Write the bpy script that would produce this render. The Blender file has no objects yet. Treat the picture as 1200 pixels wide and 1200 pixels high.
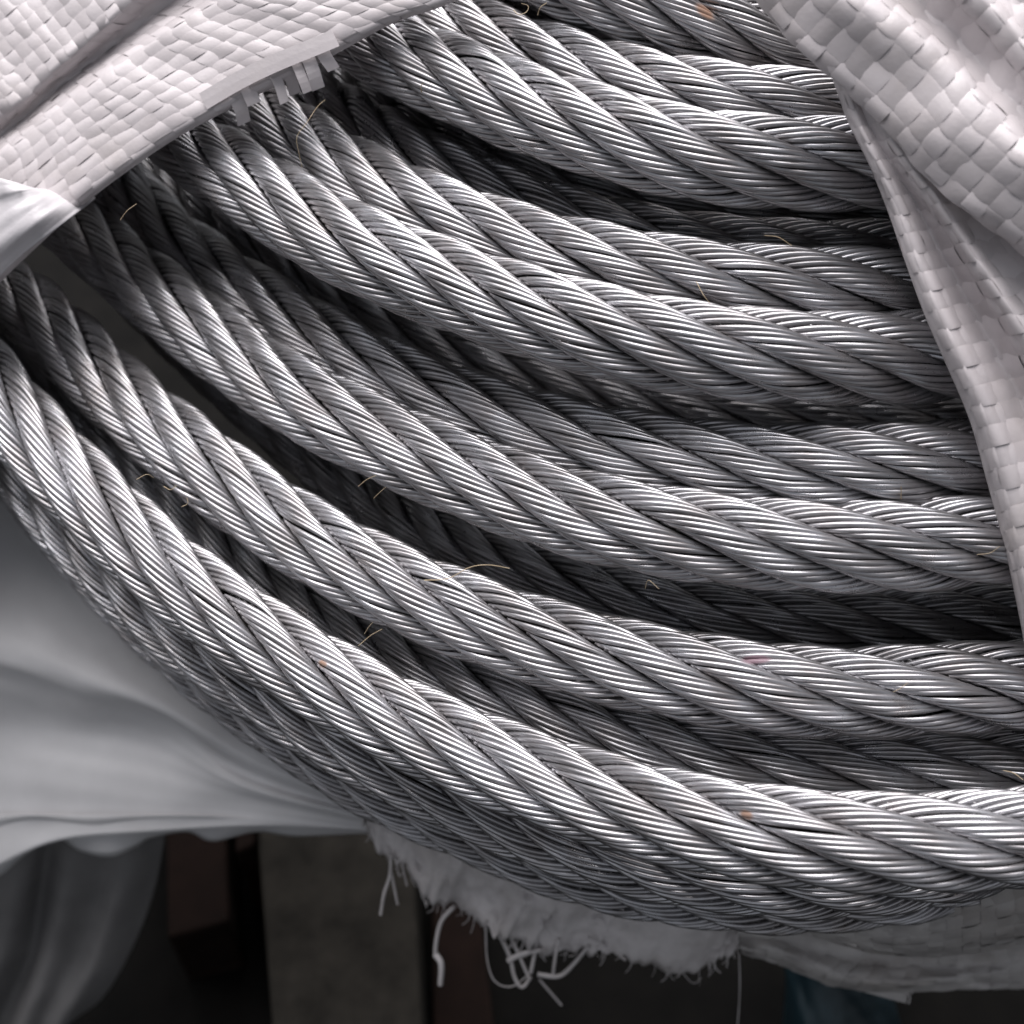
import bpy, math, random
import numpy as np
from mathutils import Vector, Matrix

random.seed(7)
rng = np.random.default_rng(11)
scene = bpy.context.scene
col = scene.collection

# ------------------------------------------------------------------ camera
D = 0.32                      # camera height above the reference level of the coil (m)
S = 0.0002                    # metres per picture unit on that level
cam_d = bpy.data.cameras.new('camera')
cam = bpy.data.objects.new('camera', cam_d)
col.objects.link(cam)
# the photographer stands over the coil and looks down at it, 40 degrees off the vertical.  The coil is described in a
# frame of its own (x across, y up the exposed side, z out of it) that leans back by the same angle.
PITCH = math.radians(40)
LEAN = Matrix.Rotation(PITCH, 4, 'X')
cam.location = LEAN @ Vector((0, 0, D))
cam.rotation_euler = (PITCH, 0, 0)
cam_d.sensor_width = 36
cam_d.lens = 36 * D / (1200 * S)
cam_d.clip_start = 0.01
cam_d.clip_end = 100
cam_d.dof.use_dof = True
cam_d.dof.focus_distance = D + 0.004
cam_d.dof.aperture_fstop = 13.0
scene.camera = cam

# ------------------------------------------------------------------ light
SUN_EL, SUN_AZ = 66.0, -14.0    # azimuth clockwise from +Y (top of the photograph)
w = bpy.data.worlds.new('World')
scene.world = w
w.use_nodes = True
nt = w.node_tree
bg = nt.nodes['Background']
sky = nt.nodes.new('ShaderNodeTexSky')
sky.sky_type = 'NISHITA'
sky.sun_disc = False
sky.sun_elevation = math.radians(SUN_EL)
sky.sun_rotation = math.radians(SUN_AZ)
sky.air_density = 1.0
sky.dust_density = 4.0
sky.ozone_density = 1.0
hs = nt.nodes.new('ShaderNodeHueSaturation')
hs.inputs['Saturation'].default_value = 0.25
nt.links.new(sky.outputs[0], hs.inputs['Color'])
nt.links.new(hs.outputs[0], bg.inputs['Color'])
bg.inputs['Strength'].default_value = 0.1
sun_d = bpy.data.lights.new('sun', 'SUN')
sun = bpy.data.objects.new('sun', sun_d)
col.objects.link(sun)
sun_d.energy = 4.2
sun_d.angle = math.radians(66)
sun_d.color = (1.0, 0.975, 0.985)
el, az = math.radians(SUN_EL), math.radians(SUN_AZ)
to_sun = Vector((math.sin(az) * math.cos(el), math.cos(az) * math.cos(el), math.sin(el)))
sun.rotation_euler = to_sun.to_track_quat('Z', 'Y').to_euler()
vs = scene.view_settings
vs.view_transform = 'Standard'
vs.look = 'None'
vs.gamma = 1
vs.use_curve_mapping = False
vs.exposure = 0.36

# ------------------------------------------------------------------ helpers
def P(x, y, zmm=0.0):
    z = np.asarray(zmm, float) * 0.001
    k = S * (D - z) / D
    return np.stack([(np.asarray(x, float) - 600) * k, (600 - np.asarray(y, float)) * k, z + 0 * np.asarray(x, float)], -1)

def tag(o, label=None, cat=None, group=None, kind=None):
    if label: o['label'] = label
    if cat: o['category'] = cat
    if group: o['group'] = group
    if kind: o['kind'] = kind
    return o

def link_mesh(name, verts, faces, mat, parent=None, smooth=True, attrs=None):
    verts = np.asarray(verts, np.float32)
    me = bpy.data.meshes.new(name)
    faces = np.asarray(faces, np.int32)
    n = faces.shape[1]
    me.vertices.add(len(verts))
    me.vertices.foreach_set('co', verts.ravel())
    me.loops.add(faces.size)
    me.loops.foreach_set('vertex_index', faces.ravel())
    me.polygons.add(len(faces))
    me.polygons.foreach_set('loop_start', np.arange(0, faces.size, n, dtype=np.int32))
    me.polygons.foreach_set('loop_total', np.full(len(faces), n, np.int32))
    me.polygons.foreach_set('use_smooth', np.full(len(faces), smooth, bool))
    for an, av in (attrs or {}).items():
        a = me.attributes.new(an, 'FLOAT', 'POINT')
        a.data.foreach_set('value', np.asarray(av, np.float32))
    me.update(calc_edges=True)
    me.materials.append(mat)
    o = bpy.data.objects.new(name, me)
    col.objects.link(o)
    if parent is not None:
        o.parent = parent
        o.matrix_parent_inverse = parent.matrix_world.inverted()
    return o

def empty(name, loc=(0, 0, 0)):
    o = bpy.data.objects.new(name, None)
    o.empty_display_size = 0.01
    o.location = loc
    col.objects.link(o)
    o.matrix_world.translation = loc
    return o

def cr(pts, t):
    """Catmull-Rom through pts (n,d), t in [0, n-1]."""
    pts = np.asarray(pts, float)
    ext = np.vstack([2 * pts[:1] - pts[1:2], pts, 2 * pts[-1:] - pts[-2:-1]])
    i = np.clip(np.floor(t).astype(int), 0, len(pts) - 2)
    f = (t - i)[:, None]
    p0, p1, p2, p3 = ext[i], ext[i + 1], ext[i + 2], ext[i + 3]
    return 0.5 * (2 * p1 + (p2 - p0) * f + (2 * p0 - 5 * p1 + 4 * p2 - p3) * f ** 2 + (3 * p1 - p0 - 3 * p2 + p3) * f ** 3)

def smooth1(a, k):
    ker = np.hanning(k + 2)[1:-1]; ker /= ker.sum()
    pad = k // 2
    b = np.concatenate([2 * a[0] - a[1:pad + 1][::-1], a, 2 * a[-1] - a[-pad - 1:-1][::-1]])
    return np.convolve(b, ker, 'valid')[:len(a)]

# ------------------------------------------------------------------ materials
def new_mat(name):
    m = bpy.data.materials.new(name)
    m.use_nodes = True
    return m, m.node_tree, m.node_tree.nodes['Principled BSDF']

def N(nt, t, **kw):
    n = nt.nodes.new(t)
    for k, v in kw.items():
        if k.startswith('i_'):
            n.inputs[k[2:].replace('_', ' ')].default_value = v
        else:
            setattr(n, k, v)
    return n

def ramp(nt, src, stops):
    r = nt.nodes.new('ShaderNodeValToRGB')
    el = r.color_ramp.elements
    while len(el) < len(stops): el.new(0.5)
    for e, (p, c) in zip(el, stops):
        e.position = p
        e.color = c if len(c) == 4 else (*c, 1)
    nt.links.new(src, r.inputs[0])
    return r

def mat_wire():
    m, nt, b = new_mat('galvanised_wire')
    L = nt.links.new
    tc = N(nt, 'ShaderNodeTexCoord')
    n1 = N(nt, 'ShaderNodeTexNoise', i_Scale=90.0, i_Detail=4.0, i_Roughness=0.6)
    n2 = N(nt, 'ShaderNodeTexNoise', i_Scale=600.0, i_Detail=3.0, i_Roughness=0.6)
    L(tc.outputs['Object'], n1.inputs['Vector']); L(tc.outputs['Object'], n2.inputs['Vector'])
    wa = N(nt, 'ShaderNodeAttribute', attribute_name='wire')
    st = N(nt, 'ShaderNodeAttribute', attribute_name='stain')
    ru = N(nt, 'ShaderNodeAttribute', attribute_name='rust')
    # zinc tone, wire by wire, with duller oxidised patches
    c1 = ramp(nt, wa.outputs['Fac'], [(0.0, (0.28, 0.276, 0.288)), (0.5, (0.38, 0.375, 0.392)), (1.0, (0.50, 0.494, 0.516))])
    c2 = ramp(nt, n1.outputs['Fac'], [(0.35, (0.72, 0.69, 0.67)), (0.6, (1, 1, 1))])
    mx = N(nt, 'ShaderNodeMix', data_type='RGBA', blend_type='MULTIPLY'); mx.inputs['Factor'].default_value = 1
    L(c1.outputs[0], mx.inputs['A']); L(c2.outputs[0], mx.inputs['B'])
    n4 = N(nt, 'ShaderNodeTexNoise', i_Scale=45.0, i_Detail=7.0, i_Roughness=0.7)
    L(tc.outputs['Object'], n4.inputs['Vector'])
    gr = ramp(nt, n4.outputs['Fac'], [(0.53, (0, 0, 0)), (0.72, (0.7, 0.7, 0.7))])
    mg = N(nt, 'ShaderNodeMix', data_type='RGBA'); L(gr.outputs[0], mg.inputs['Factor'])
    L(mx.outputs['Result'], mg.inputs['A']); mg.inputs['B'].default_value = (0.20, 0.165, 0.145, 1)
    mx = mg
    m2 = N(nt, 'ShaderNodeMix', data_type='RGBA')
    sr = ramp(nt, st.outputs['Fac'], [(0.3, (0, 0, 0)), (0.7, (0.85, 0.85, 0.85))])
    L(sr.outputs[0], m2.inputs['Factor']); L(mx.outputs['Result'], m2.inputs['A'])
    m2.inputs['B'].default_value = (0.25, 0.15, 0.185, 1)
    m3 = N(nt, 'ShaderNodeMix', data_type='RGBA')
    rr = ramp(nt, ru.outputs['Fac'], [(0.3, (0, 0, 0)), (0.75, (0.9, 0.9, 0.9))])
    L(rr.outputs[0], m3.inputs['Factor']); L(m2.outputs['Result'], m3.inputs['A'])
    m3.inputs['B'].default_value = (0.26, 0.15, 0.10, 1)
    L(m3.outputs['Result'], b.inputs['Base Color'])
    mr = N(nt, 'ShaderNodeMapRange'); L(n1.outputs['Fac'], mr.inputs['Value'])
    mr.inputs['To Min'].default_value = 0.30; mr.inputs['To Max'].default_value = 0.16
    ad = N(nt, 'ShaderNodeMath', operation='MULTIPLY_ADD'); L(n2.outputs['Fac'], ad.inputs[0])
    ad.inputs[1].default_value = 0.14; L(mr.outputs[0], ad.inputs[2])
    L(ad.outputs[0], b.inputs['Roughness'])
    mt = N(nt, 'ShaderNodeMath', operation='SUBTRACT'); mt.inputs[0].default_value = 0.80; mt.use_clamp = True
    mm = N(nt, 'ShaderNodeMath', operation='MAXIMUM'); L(sr.outputs[0], mm.inputs[0]); L(rr.outputs[0], mm.inputs[1])
    L(mm.outputs[0], mt.inputs[1]); L(mt.outputs[0], b.inputs['Metallic'])
    bp = N(nt, 'ShaderNodeBump', i_Strength=0.05, i_Distance=0.0001); L(n2.outputs['Fac'], bp.inputs['Height'])
    L(bp.outputs[0], b.inputs['Normal'])
    return m

def mat_plastic(name, c0, c1, rough=0.4, crease=0.0, crease_scale=17.0, trans=0.0, sss=0.0, scale=60.0, objvar=0.12, bump=0.15, dirt=0.0):
    m, nt, b = new_mat(name)
    L = nt.links.new
    tc = N(nt, 'ShaderNodeTexCoord')
    n1 = N(nt, 'ShaderNodeTexNoise', i_Scale=scale, i_Detail=5.0, i_Roughness=0.6)
    n2 = N(nt, 'ShaderNodeTexNoise', i_Scale=900.0, i_Detail=3.0)
    L(tc.outputs['Object'], n1.inputs['Vector']); L(tc.outputs['Object'], n2.inputs['Vector'])
    r = ramp(nt, n1.outputs['Fac'], [(0.35, c0), (0.65, c1)])
    oi = N(nt, 'ShaderNodeObjectInfo')
    mr = N(nt, 'ShaderNodeMapRange'); L(oi.outputs['Random'], mr.inputs['Value'])
    mr.inputs['To Min'].default_value = 1 - objvar; mr.inputs['To Max'].default_value = 1.0
    mx = N(nt, 'ShaderNodeMix', data_type='RGBA', blend_type='MULTIPLY'); mx.inputs['Factor'].default_value = 1
    L(r.outputs[0], mx.inputs['A']); L(mr.outputs[0], mx.inputs['B'])
    last = mx.outputs['Result']
    if dirt:
        n3 = N(nt, 'ShaderNodeTexNoise', i_Scale=28.0, i_Detail=8.0, i_Roughness=0.7)
        L(tc.outputs['Object'], n3.inputs['Vector'])
        dr = ramp(nt, n3.outputs['Fac'], [(0.52, (0, 0, 0)), (0.75, (dirt, dirt, dirt))])
        m4 = N(nt, 'ShaderNodeMix', data_type='RGBA'); L(dr.outputs[0], m4.inputs['Factor'])
        L(last, m4.inputs['A']); m4.inputs['B'].default_value = (0.33, 0.28, 0.24, 1)
        last = m4.outputs['Result']
    L(last, b.inputs['Base Color'])
    b.inputs['Roughness'].default_value = rough
    if trans: b.inputs['Transmission Weight'].default_value = trans
    if sss:
        b.inputs['Subsurface Weight'].default_value = sss
        b.inputs['Subsurface Radius'].default_value = (0.002, 0.002, 0.002)
        b.inputs['Subsurface Scale'].default_value = 1.0
    bp = N(nt, 'ShaderNodeBump', i_Strength=bump, i_Distance=0.0004); L(n2.outputs['Fac'], bp.inputs['Height'])
    if crease:
        nr = N(nt, 'ShaderNodeTexNoise', noise_type='RIDGED_MULTIFRACTAL', i_Scale=crease_scale, i_Detail=3.0, i_Distortion=0.6)
        L(tc.outputs['Object'], nr.inputs['Vector'])
        b2 = N(nt, 'ShaderNodeBump', i_Strength=crease, i_Distance=0.05 / crease_scale); L(nr.outputs['Fac'], b2.inputs['Height'])
        L(b2.outputs[0], bp.inputs['Normal'])
    L(bp.outputs[0], b.inputs['Normal'])
    return m

def mat_rough(name, c0, c1, scale, rough=0.9, bump=0.4):
    m, nt, b = new_mat(name)
    L = nt.links.new
    tc = N(nt, 'ShaderNodeTexCoord')
    n1 = N(nt, 'ShaderNodeTexNoise', i_Scale=scale, i_Detail=8.0, i_Roughness=0.65)
    L(tc.outputs['Object'], n1.inputs['Vector'])
    r = ramp(nt, n1.outputs['Fac'], [(0.3, c0), (0.7, c1)])
    L(r.outputs[0], b.inputs['Base Color'])
    b.inputs['Roughness'].default_value = rough
    b.inputs['Specular IOR Level'].default_value = 0.1
    bp = N(nt, 'ShaderNodeBump', i_Strength=bump, i_Distance=0.002); L(n1.outputs['Fac'], bp.inputs['Height'])
    L(bp.outputs[0], b.inputs['Normal'])
    return m

M_WIRE = mat_wire()
M_CORE = mat_rough('greased_core', (0.015, 0.013, 0.012), (0.04, 0.035, 0.03), 300)
M_SACK = mat_plastic('woven_polypropylene', (0.525, 0.482, 0.49), (0.60, 0.553, 0.562), 0.42, crease=0.2, crease_scale=110.0, objvar=0.14, dirt=0.35)
M_SACK_WEFT = mat_plastic('woven_polypropylene_weft', (0.475, 0.435, 0.442), (0.55, 0.505, 0.512), 0.33, crease=0.2, crease_scale=110.0, objvar=0.14, dirt=0.3)  # weft toned darker to stand in for its different sheen
M_SACK_DIM = mat_plastic('darker_polypropylene', (0.31, 0.292, 0.286), (0.42, 0.40, 0.39), 0.55, objvar=0.15, dirt=0.4)  # darker tone of the sack cloth, with dirt patches
M_FILM = mat_plastic('white_film', (0.50, 0.475, 0.49), (0.56, 0.535, 0.55), 0.35, objvar=0.0, scale=30, crease=0.3)
M_SHEET = mat_plastic('grey_white_sheet', (0.48, 0.472, 0.48), (0.56, 0.552, 0.56), 0.5, objvar=0.0, scale=25, bump=0.05, crease=0.25, dirt=0.15)
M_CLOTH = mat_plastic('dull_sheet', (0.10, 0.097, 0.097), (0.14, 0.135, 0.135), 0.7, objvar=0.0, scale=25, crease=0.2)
M_FLEECE = mat_plastic('frayed_fleece', (0.40, 0.375, 0.372), (0.55, 0.52, 0.52), 0.8, objvar=0.1, scale=70, dirt=0.3)
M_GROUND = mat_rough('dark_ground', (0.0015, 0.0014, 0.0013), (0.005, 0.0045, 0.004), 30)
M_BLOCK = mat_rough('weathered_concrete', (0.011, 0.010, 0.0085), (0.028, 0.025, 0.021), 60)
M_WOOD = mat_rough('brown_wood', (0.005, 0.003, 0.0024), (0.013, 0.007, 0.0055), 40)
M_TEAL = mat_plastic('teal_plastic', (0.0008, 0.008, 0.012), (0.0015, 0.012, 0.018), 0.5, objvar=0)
M_FIBRE = mat_rough('jute_fibre', (0.42, 0.32, 0.20), (0.55, 0.45, 0.32), 500, 0.7, 0.0)
M_LINT = mat_rough('pale_lint', (0.55, 0.5, 0.45), (0.7, 0.66, 0.6), 500, 0.7, 0.0)

# ------------------------------------------------------------------ wire ropes
R_TRUE = 0.0110
SPECS, PLACED = [], []
def make_rope(label, pts, pri=5, **kw):
    kw['rest'] = 1.72 if pri == 1 else 1.92
    SPECS.append((pri, len(SPECS), label, pts, kw))
NW = 13
def build_rope(label, pts, rest=1.92, side='top', lay=None, notch=None, stains=(), rust=(), seed=0, group='turns of the coiled steel wire rope'):
    """pts: (x, y, r) points on the visible edge (side 'top'/'bottom') or the axis ('mid') with the apparent radius r
    at that place; the radius gives the distance, so that every turn has the same true thickness."""
    g = np.random.default_rng(seed)
    pts = np.asarray(pts, float)
    t = np.linspace(0, len(pts) - 1, 60 * len(pts))
    c = cr(pts, t)
    xy, r = c[:, :2], c[:, 2]
    for a in range(2): xy[:, a] = smooth1(xy[:, a], 61)
    r = smooth1(r, 81)
    T = np.gradient(xy, axis=0); T /= np.linalg.norm(T, axis=1)[:, None]
    nrm = np.stack([-T[:, 1], T[:, 0]], 1)           # points down the picture for a turn that runs to the right
    off = {'top': 0.93, 'bottom': -0.95, 'mid': 0.0}[side]
    ax = xy + nrm * (r * off)[:, None]
    edge_xy = xy
    dist = D * R_TRUE / (r * S)
    zmm = (D - dist) * 1000
    # rest against the turns in front: push deeper along the line of sight until clear of them
    if PLACED:
        ii = np.linspace(0, len(ax) - 1, 130).astype(int)
        other = np.concatenate(PLACED)
        need = np.full(130, 70.0)
        for d_ in np.arange(70.0, -1.0, -1.0):
            q = P(ax[ii, 0], ax[ii, 1], zmm[ii] - d_)
            dm = np.sqrt(((q[:, None] - other[None]) ** 2).sum(2)).min(1)
            need[(dm > rest * R_TRUE) & (need <= d_ + 1.1)] = d_
        mxf = np.array([need[max(0, i - 1):i + 2].max() for i in range(130)])
        zmm = zmm - np.interp(np.arange(len(ax)), ii, smooth1(mxf, 15))
    Q = P(ax[:, 0], ax[:, 1], zmm)
    PLACED.append(Q[np.linspace(0, len(Q) - 1, 160).astype(int)])
    s = np.concatenate([[0], np.cumsum(np.linalg.norm(np.diff(Q, axis=0), axis=1))])
    n = int(s[-1] / 0.0012)
    si = np.linspace(0, s[-1], n)
    C = np.stack([np.interp(si, s, Q[:, a]) for a in range(3)], 1)
    # slow hand-coiled waviness
    for a in range(3):
        ph = g.uniform(0, 6.28, 3)
        C[:, a] += 0.00025 * np.sin(si / 0.05 + ph[0]) + 0.0001 * np.sin(si / 0.018 + ph[1])
    tg = np.gradient(C, axis=0); tg /= np.linalg.norm(tg, axis=1)[:, None]
    up = np.array([0, 0, 1.0])
    n0 = up - tg * (tg @ up)[:, None]; n0 /= np.linalg.norm(n0, axis=1)[:, None]
    b0 = np.cross(tg, n0)
    Lw = 0.120 if lay is None else lay
    base = 2 * math.pi * si / Lw + g.uniform(0, 6.28)
    if notch:
        # phase of the strands from where the grooves meet the upper edge
        ss, aa = [], []
        for k, (nx, ny) in notch:
            j = np.argmin((edge_xy[:, 0] - nx) ** 2 + (edge_xy[:, 1] - ny) ** 2)
            ss.append(s[j]); aa.append(math.radians(240 + 60 * k))
        deg = 3 if len(ss) > 6 else (2 if len(ss) > 4 else 1)
        co = np.polyfit(ss, aa, deg)
        lo, hi = min(ss), max(ss)
        sc = np.clip(si, lo, hi)
        base = np.polyval(co, sc)
        dco = np.polyder(co)
        base += (si - sc) * np.polyval(dco, sc)
    RR = R_TRUE * 1.03
    rs, rc = RR / 3 * 0.965, RR * 2 / 3
    sinp = math.sin(math.pi / NW)
    rw = rs * sinp / (1 + sinp)
    rwc = rs - rw
    wl = 2 * math.pi * rwc / math.tan(math.radians(25))
    mid = len(C) // 2
    root = empty('wire_rope', tuple(C[mid]))
    tag(root, label, 'wire rope', group)
    th = np.radians(np.linspace(-84, 84, 6))
    for k in range(6):
        al = base + k * math.pi / 3 + 0.03 * np.sin(si / 0.03 + g.uniform(0, 6.28))
        rad = np.cos(al)[:, None] * n0 + np.sin(al)[:, None] * b0
        cc = C + rad * rc * (1 + g.normal(0, 0.008))
        ts = np.gradient(cc, axis=0); ts /= np.linalg.norm(ts, axis=1)[:, None]
        Nn = rad - ts * np.sum(rad * ts, 1)[:, None]; Nn /= np.linalg.norm(Nn, axis=1)[:, None]
        Bb = np.cross(ts, Nn)
        stl = np.concatenate([[0], np.cumsum(np.linalg.norm(np.diff(cc, axis=0), axis=1))])
        ph0 = g.uniform(0, 6.28)
        jit = g.normal(0, 0.05, NW); dr = g.normal(0, 0.06, NW) * rw; wcol = g.uniform(0, 1, NW)
        phi = (ph0 - 2 * math.pi * stl / wl)[:, None] + (np.arange(NW) * 2 * math.pi / NW + jit)[None, :]   # (n, NW)
        phi = phi + 0.02 * np.sin(stl[:, None] / 0.012 + g.uniform(0, 6.28, NW)[None, :])
        er = np.cos(phi)[..., None] * Nn[:, None] + np.sin(phi)[..., None] * Bb[:, None]
        et = -np.sin(phi)[..., None] * Nn[:, None] + np.cos(phi)[..., None] * Bb[:, None]
        wc = cc[:, None] + er * (rwc + dr)[None, :, None]
        V = wc[:, :, None] + rw * (np.cos(th)[None, None, :, None] * er[:, :, None] + 1.07 * np.sin(th)[None, None, :, None] * et[:, :, None])
        nn = len(cc)
        idx = np.arange(nn * NW * 6).reshape(nn, NW, 6)
        f = np.stack([idx[:-1, :, :-1], idx[:-1, :, 1:], idx[1:, :, 1:], idx[1:, :, :-1]], -1)
        keep = np.cos(phi[:-1]) > -0.66
        f = f[keep].reshape(-1, 4)
        V = V.reshape(-1, 3)
        used, inv = np.unique(f, return_inverse=True)
        f = inv.reshape(-1, 4)
        wv = np.repeat(np.broadcast_to(wcol, (nn, NW))[..., None], 6, 2).ravel()[used]
        Vu = V[used]
        def spots(lst):
            a = np.zeros(len(Vu))
            for (sx, sy, rx, ry, ang) in lst:
                kx = D / (S * (D - Vu[:, 2]))
                X, Y = Vu[:, 0] * kx + 600 - sx, 600 - Vu[:, 1] * kx - sy
                ca, sa = math.cos(ang), math.sin(ang)
                u, v = (X * ca + Y * sa) / rx, (-X * sa + Y * ca) / ry
                a = np.maximum(a, np.clip(1.4 - np.sqrt(u * u + v * v), 0, 1))
            return a
        link_mesh('strand', Vu - np.array(C[mid]), f[:, ::-1] if False else f, M_WIRE, None, True,
                  {'wire': wv, 'stain': spots(stains), 'rust': spots(rust)}).parent = root
    # fibre core seen between the strands
    k8 = np.linspace(0, 2 * math.pi, 9)[:-1]
    Vc = C[::4][:, None] + R_TRUE * 0.40 * (np.cos(k8)[None, :, None] * n0[::4][:, None] + np.sin(k8)[None, :, None] * b0[::4][:, None])
    m_ = len(Vc); idx = np.arange(m_ * 8).reshape(m_, 8)
    f = np.stack([idx[:-1], np.roll(idx[:-1], -1, 1), np.roll(idx[1:], -1, 1), idx[1:]], -1).reshape(-1, 4)
    link_mesh('core', Vc.reshape(-1, 3) - np.array(C[mid]), f, M_CORE).parent = root
    return root

def nl(k0, *pts): return [(k0 + i, p) for i, p in enumerate(pts)]

# A: front turn along the lower edge
make_rope('thickest, frontmost turn of bright steel wire rope, lowest of the fully exposed turns',
    [(-260, 20, 34), (-170, 150, 38), (-90, 270, 41), (-45, 335, 43), (0, 400, 45), (43, 453, 46), (100, 515, 47), (163, 577, 48), (233, 640, 49), (307, 694, 50), (392, 748, 51), (480, 797, 52),
     (572, 838, 53), (674, 874, 54.5), (780, 902, 56.5), (889, 921, 58), (997, 930, 59), (1095, 931, 59), (1200, 925, 59), (1290, 915, 58), (1420, 893, 56), (1560, 855, 53)],
    notch=nl(0, (43, 453), (100, 513), (163, 577), (233, 640), (307, 692), (392, 747), (480, 797), (572, 837), (674, 874), (782, 902), (889, 920), (997, 930), (1090, 930)),
    rust=[(875, 955, 9, 6, 0.5), (378, 778, 6, 5, 0.7)], pri=0, seed=1)
# B: just under A
make_rope('shadowed turn of wire rope tucked directly under the frontmost bottom turn',
    [(-280, 150, 33), (-170, 330, 37), (-80, 470, 40), (0, 580, 42), (97, 690, 44), (190, 776, 46), (300, 851, 47), (375, 898, 48), (460, 942, 49), (550, 985, 49.5), (640, 1020, 50), (750, 1050, 51),
     (850, 1066, 52), (950, 1073, 52), (1050, 1067, 52), (1130, 1053, 52), (1230, 1032, 52), (1380, 1000, 50), (1520, 960, 48)], side='bottom', lay=0.122, pri=3, seed=2)
make_rope('lowest outermost turn of wire rope, only a sliver showing against the frayed white cloth',
    [(-280, 150, 31), (-170, 340, 35), (-70, 500, 38), (0, 583, 39), (97, 698, 40.5), (183, 783, 42), (246, 837, 42.5), (342, 904, 43.5), (405, 944, 44), (475, 978, 44.5), (550, 1010, 45), (625, 1043, 45.5), (737, 1074, 46),
     (850, 1089, 46.5), (946, 1092, 46.5), (1054, 1082, 46.5), (1120, 1066, 46.5), (1220, 1036, 46.5), (1380, 1000, 45), (1500, 965, 44)], side='bottom', lay=0.122, pri=4, seed=3)
# C
make_rope('exposed turn of wire rope with a small purple paint smear, second from the bottom',
    [(-55, 215, 39), (-5, 280, 40), (45, 322, 41.5), (92, 362, 43), (142, 408, 44.5), (200, 458, 46), (270, 513, 47.5), (343, 566, 48.5), (422, 612, 50), (512, 655, 51), (610, 692, 52),
     (704, 720, 53), (806, 742, 54), (908, 757, 54.5), (1001, 762, 54.5), (1102, 758, 54.5), (1200, 754, 54), (1290, 748, 54), (1390, 738, 50), (1500, 722, 46)],
    notch=nl(0, (92, 360), (142, 407), (199, 457), (270, 513), (343, 567), (422, 612), (512, 654), (610, 691), (704, 720), (806, 741), (909, 757), (1001, 763), (1098, 758)),
    stains=[(886, 773, 19, 6, -0.05)], pri=0, seed=4)
# D, deep between A and C
make_rope('dark recessed turn of wire rope in the gap above the frontmost bottom turn',
    [(-40, 290, 37.2), (60, 425, 39.2), (120, 495, 40.7), (190, 565, 42.2), (260, 632, 43.2), (330, 690, 44.6), (450, 762, 46.9), (600, 826, 49.8), (800, 884, 51.6), (1000, 906, 51.6), (1200, 903, 51.6), (1290, 897, 51.6), (1420, 880, 45.9), (1520, 860, 43.7)],
    side='mid', lay=0.122, pri=2, seed=5)
# E
make_rope('exposed turn of wire rope, third from the bottom, middle of the picture',
    [(-20, 95, 37), (50, 180, 39), (112, 234, 41), (175, 286, 43), (236, 333, 45), (307, 386, 46.5), (383, 434, 48.5), (470, 475, 50), (563, 514, 51.5), (659, 546, 53), (760, 568, 54.5),
     (857, 582, 55), (955, 588, 55.5), (1050, 588, 55.5), (1145, 580, 55.5), (1260, 566, 55), (1350, 552, 49), (1430, 540, 44)],
    notch=nl(0, (175, 285), (236, 333), (307, 387), (383, 434), (470, 475), (563, 513), (659, 546), (759, 567), (856, 582), (955, 587), (1050, 589), (1145, 580)), pri=0, seed=6)
# F, deep between C and E
make_rope('dark recessed turn of wire rope in the gap below the middle turn',
    [(-20, 135, 32.8), (75, 240, 34.7), (150, 325, 36.6), (228, 402, 38.5), (325, 490, 39.9), (458, 597, 42.4), (600, 668, 45.6), (800, 721, 48.0), (1000, 735, 48.0), (1150, 732, 48.0), (1260, 726, 48.0), (1380, 716, 43.5), (1480, 704, 41.2)],
    side='mid', lay=0.122, seed=7)
# G, just behind E
make_rope('turn of wire rope lying close against the upper side of the middle turn',
    [(60, 70, 38.0), (120, 140, 40.0), (165, 190, 41.5), (222, 247, 43.5), (285, 295, 45.2), (355, 340, 47.1), (432, 382, 49.1), (515, 419, 51.1), (604, 449, 52.7), (694, 471, 54.1), (790, 487, 54.6), (886, 497, 54.6),
     (980, 498, 54.6), (1072, 496, 54.6), (1150, 491, 54.1), (1260, 480, 53.6)],
    notch=nl(0, (225, 252), (285, 293), (355, 339), (432, 382), (515, 420), (604, 449), (694, 471), (790, 486), (886, 498), (980, 498), (1073, 496)), pri=1, seed=8)
# H
make_rope('nearly black turn of wire rope deep in the gap above the middle of the coil',
    [(130, 120, 36.2), (200, 200, 37.7), (260, 262, 39.2), (350, 328, 40.2), (450, 385, 41.2), (600, 440, 42.2), (800, 484, 42.8), (1000, 494, 42.8), (1100, 492, 42.8), (1230, 486, 42.2)], side='mid', lay=0.122, seed=9)
# I
make_rope('fully exposed turn of wire rope emerging beside the long flat strip of torn hem',
    [(130, 10, 41), (190, 82, 43), (246, 135, 45.5), (310, 176, 48), (385, 221, 50), (463, 257, 52), (550, 290, 53), (643, 318, 54.5), (738, 341, 55.5), (837, 358, 56),
     (933, 366, 56), (1023, 369, 55.5), (1093, 368, 55), (1230, 360, 55)],
    notch=nl(0, (308, 175), (384, 221), (463, 257), (551, 290), (644, 318), (738, 341), (838, 357), (932, 365), (1023, 368)), pri=0, seed=10)
# J
make_rope('turn of wire rope partly behind the one that emerges beside the torn hem strip',
    [(200, -20, 41.0), (270, 50, 43.1), (342, 110, 45.5), (398, 149, 47.4), (467, 186, 49.3), (550, 218, 51.4), (638, 246, 52.9), (731, 266, 53.6), (823, 282, 54.1), (925, 290, 54.1), (1017, 292, 54.1), (1090, 291, 53.6), (1230, 284, 53.6)],
    notch=nl(0, (342, 112), (396, 148), (466, 185), (550, 217), (637, 246), (731, 266), (823, 282), (925, 290), (1017, 292)), pri=1, seed=11)
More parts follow.
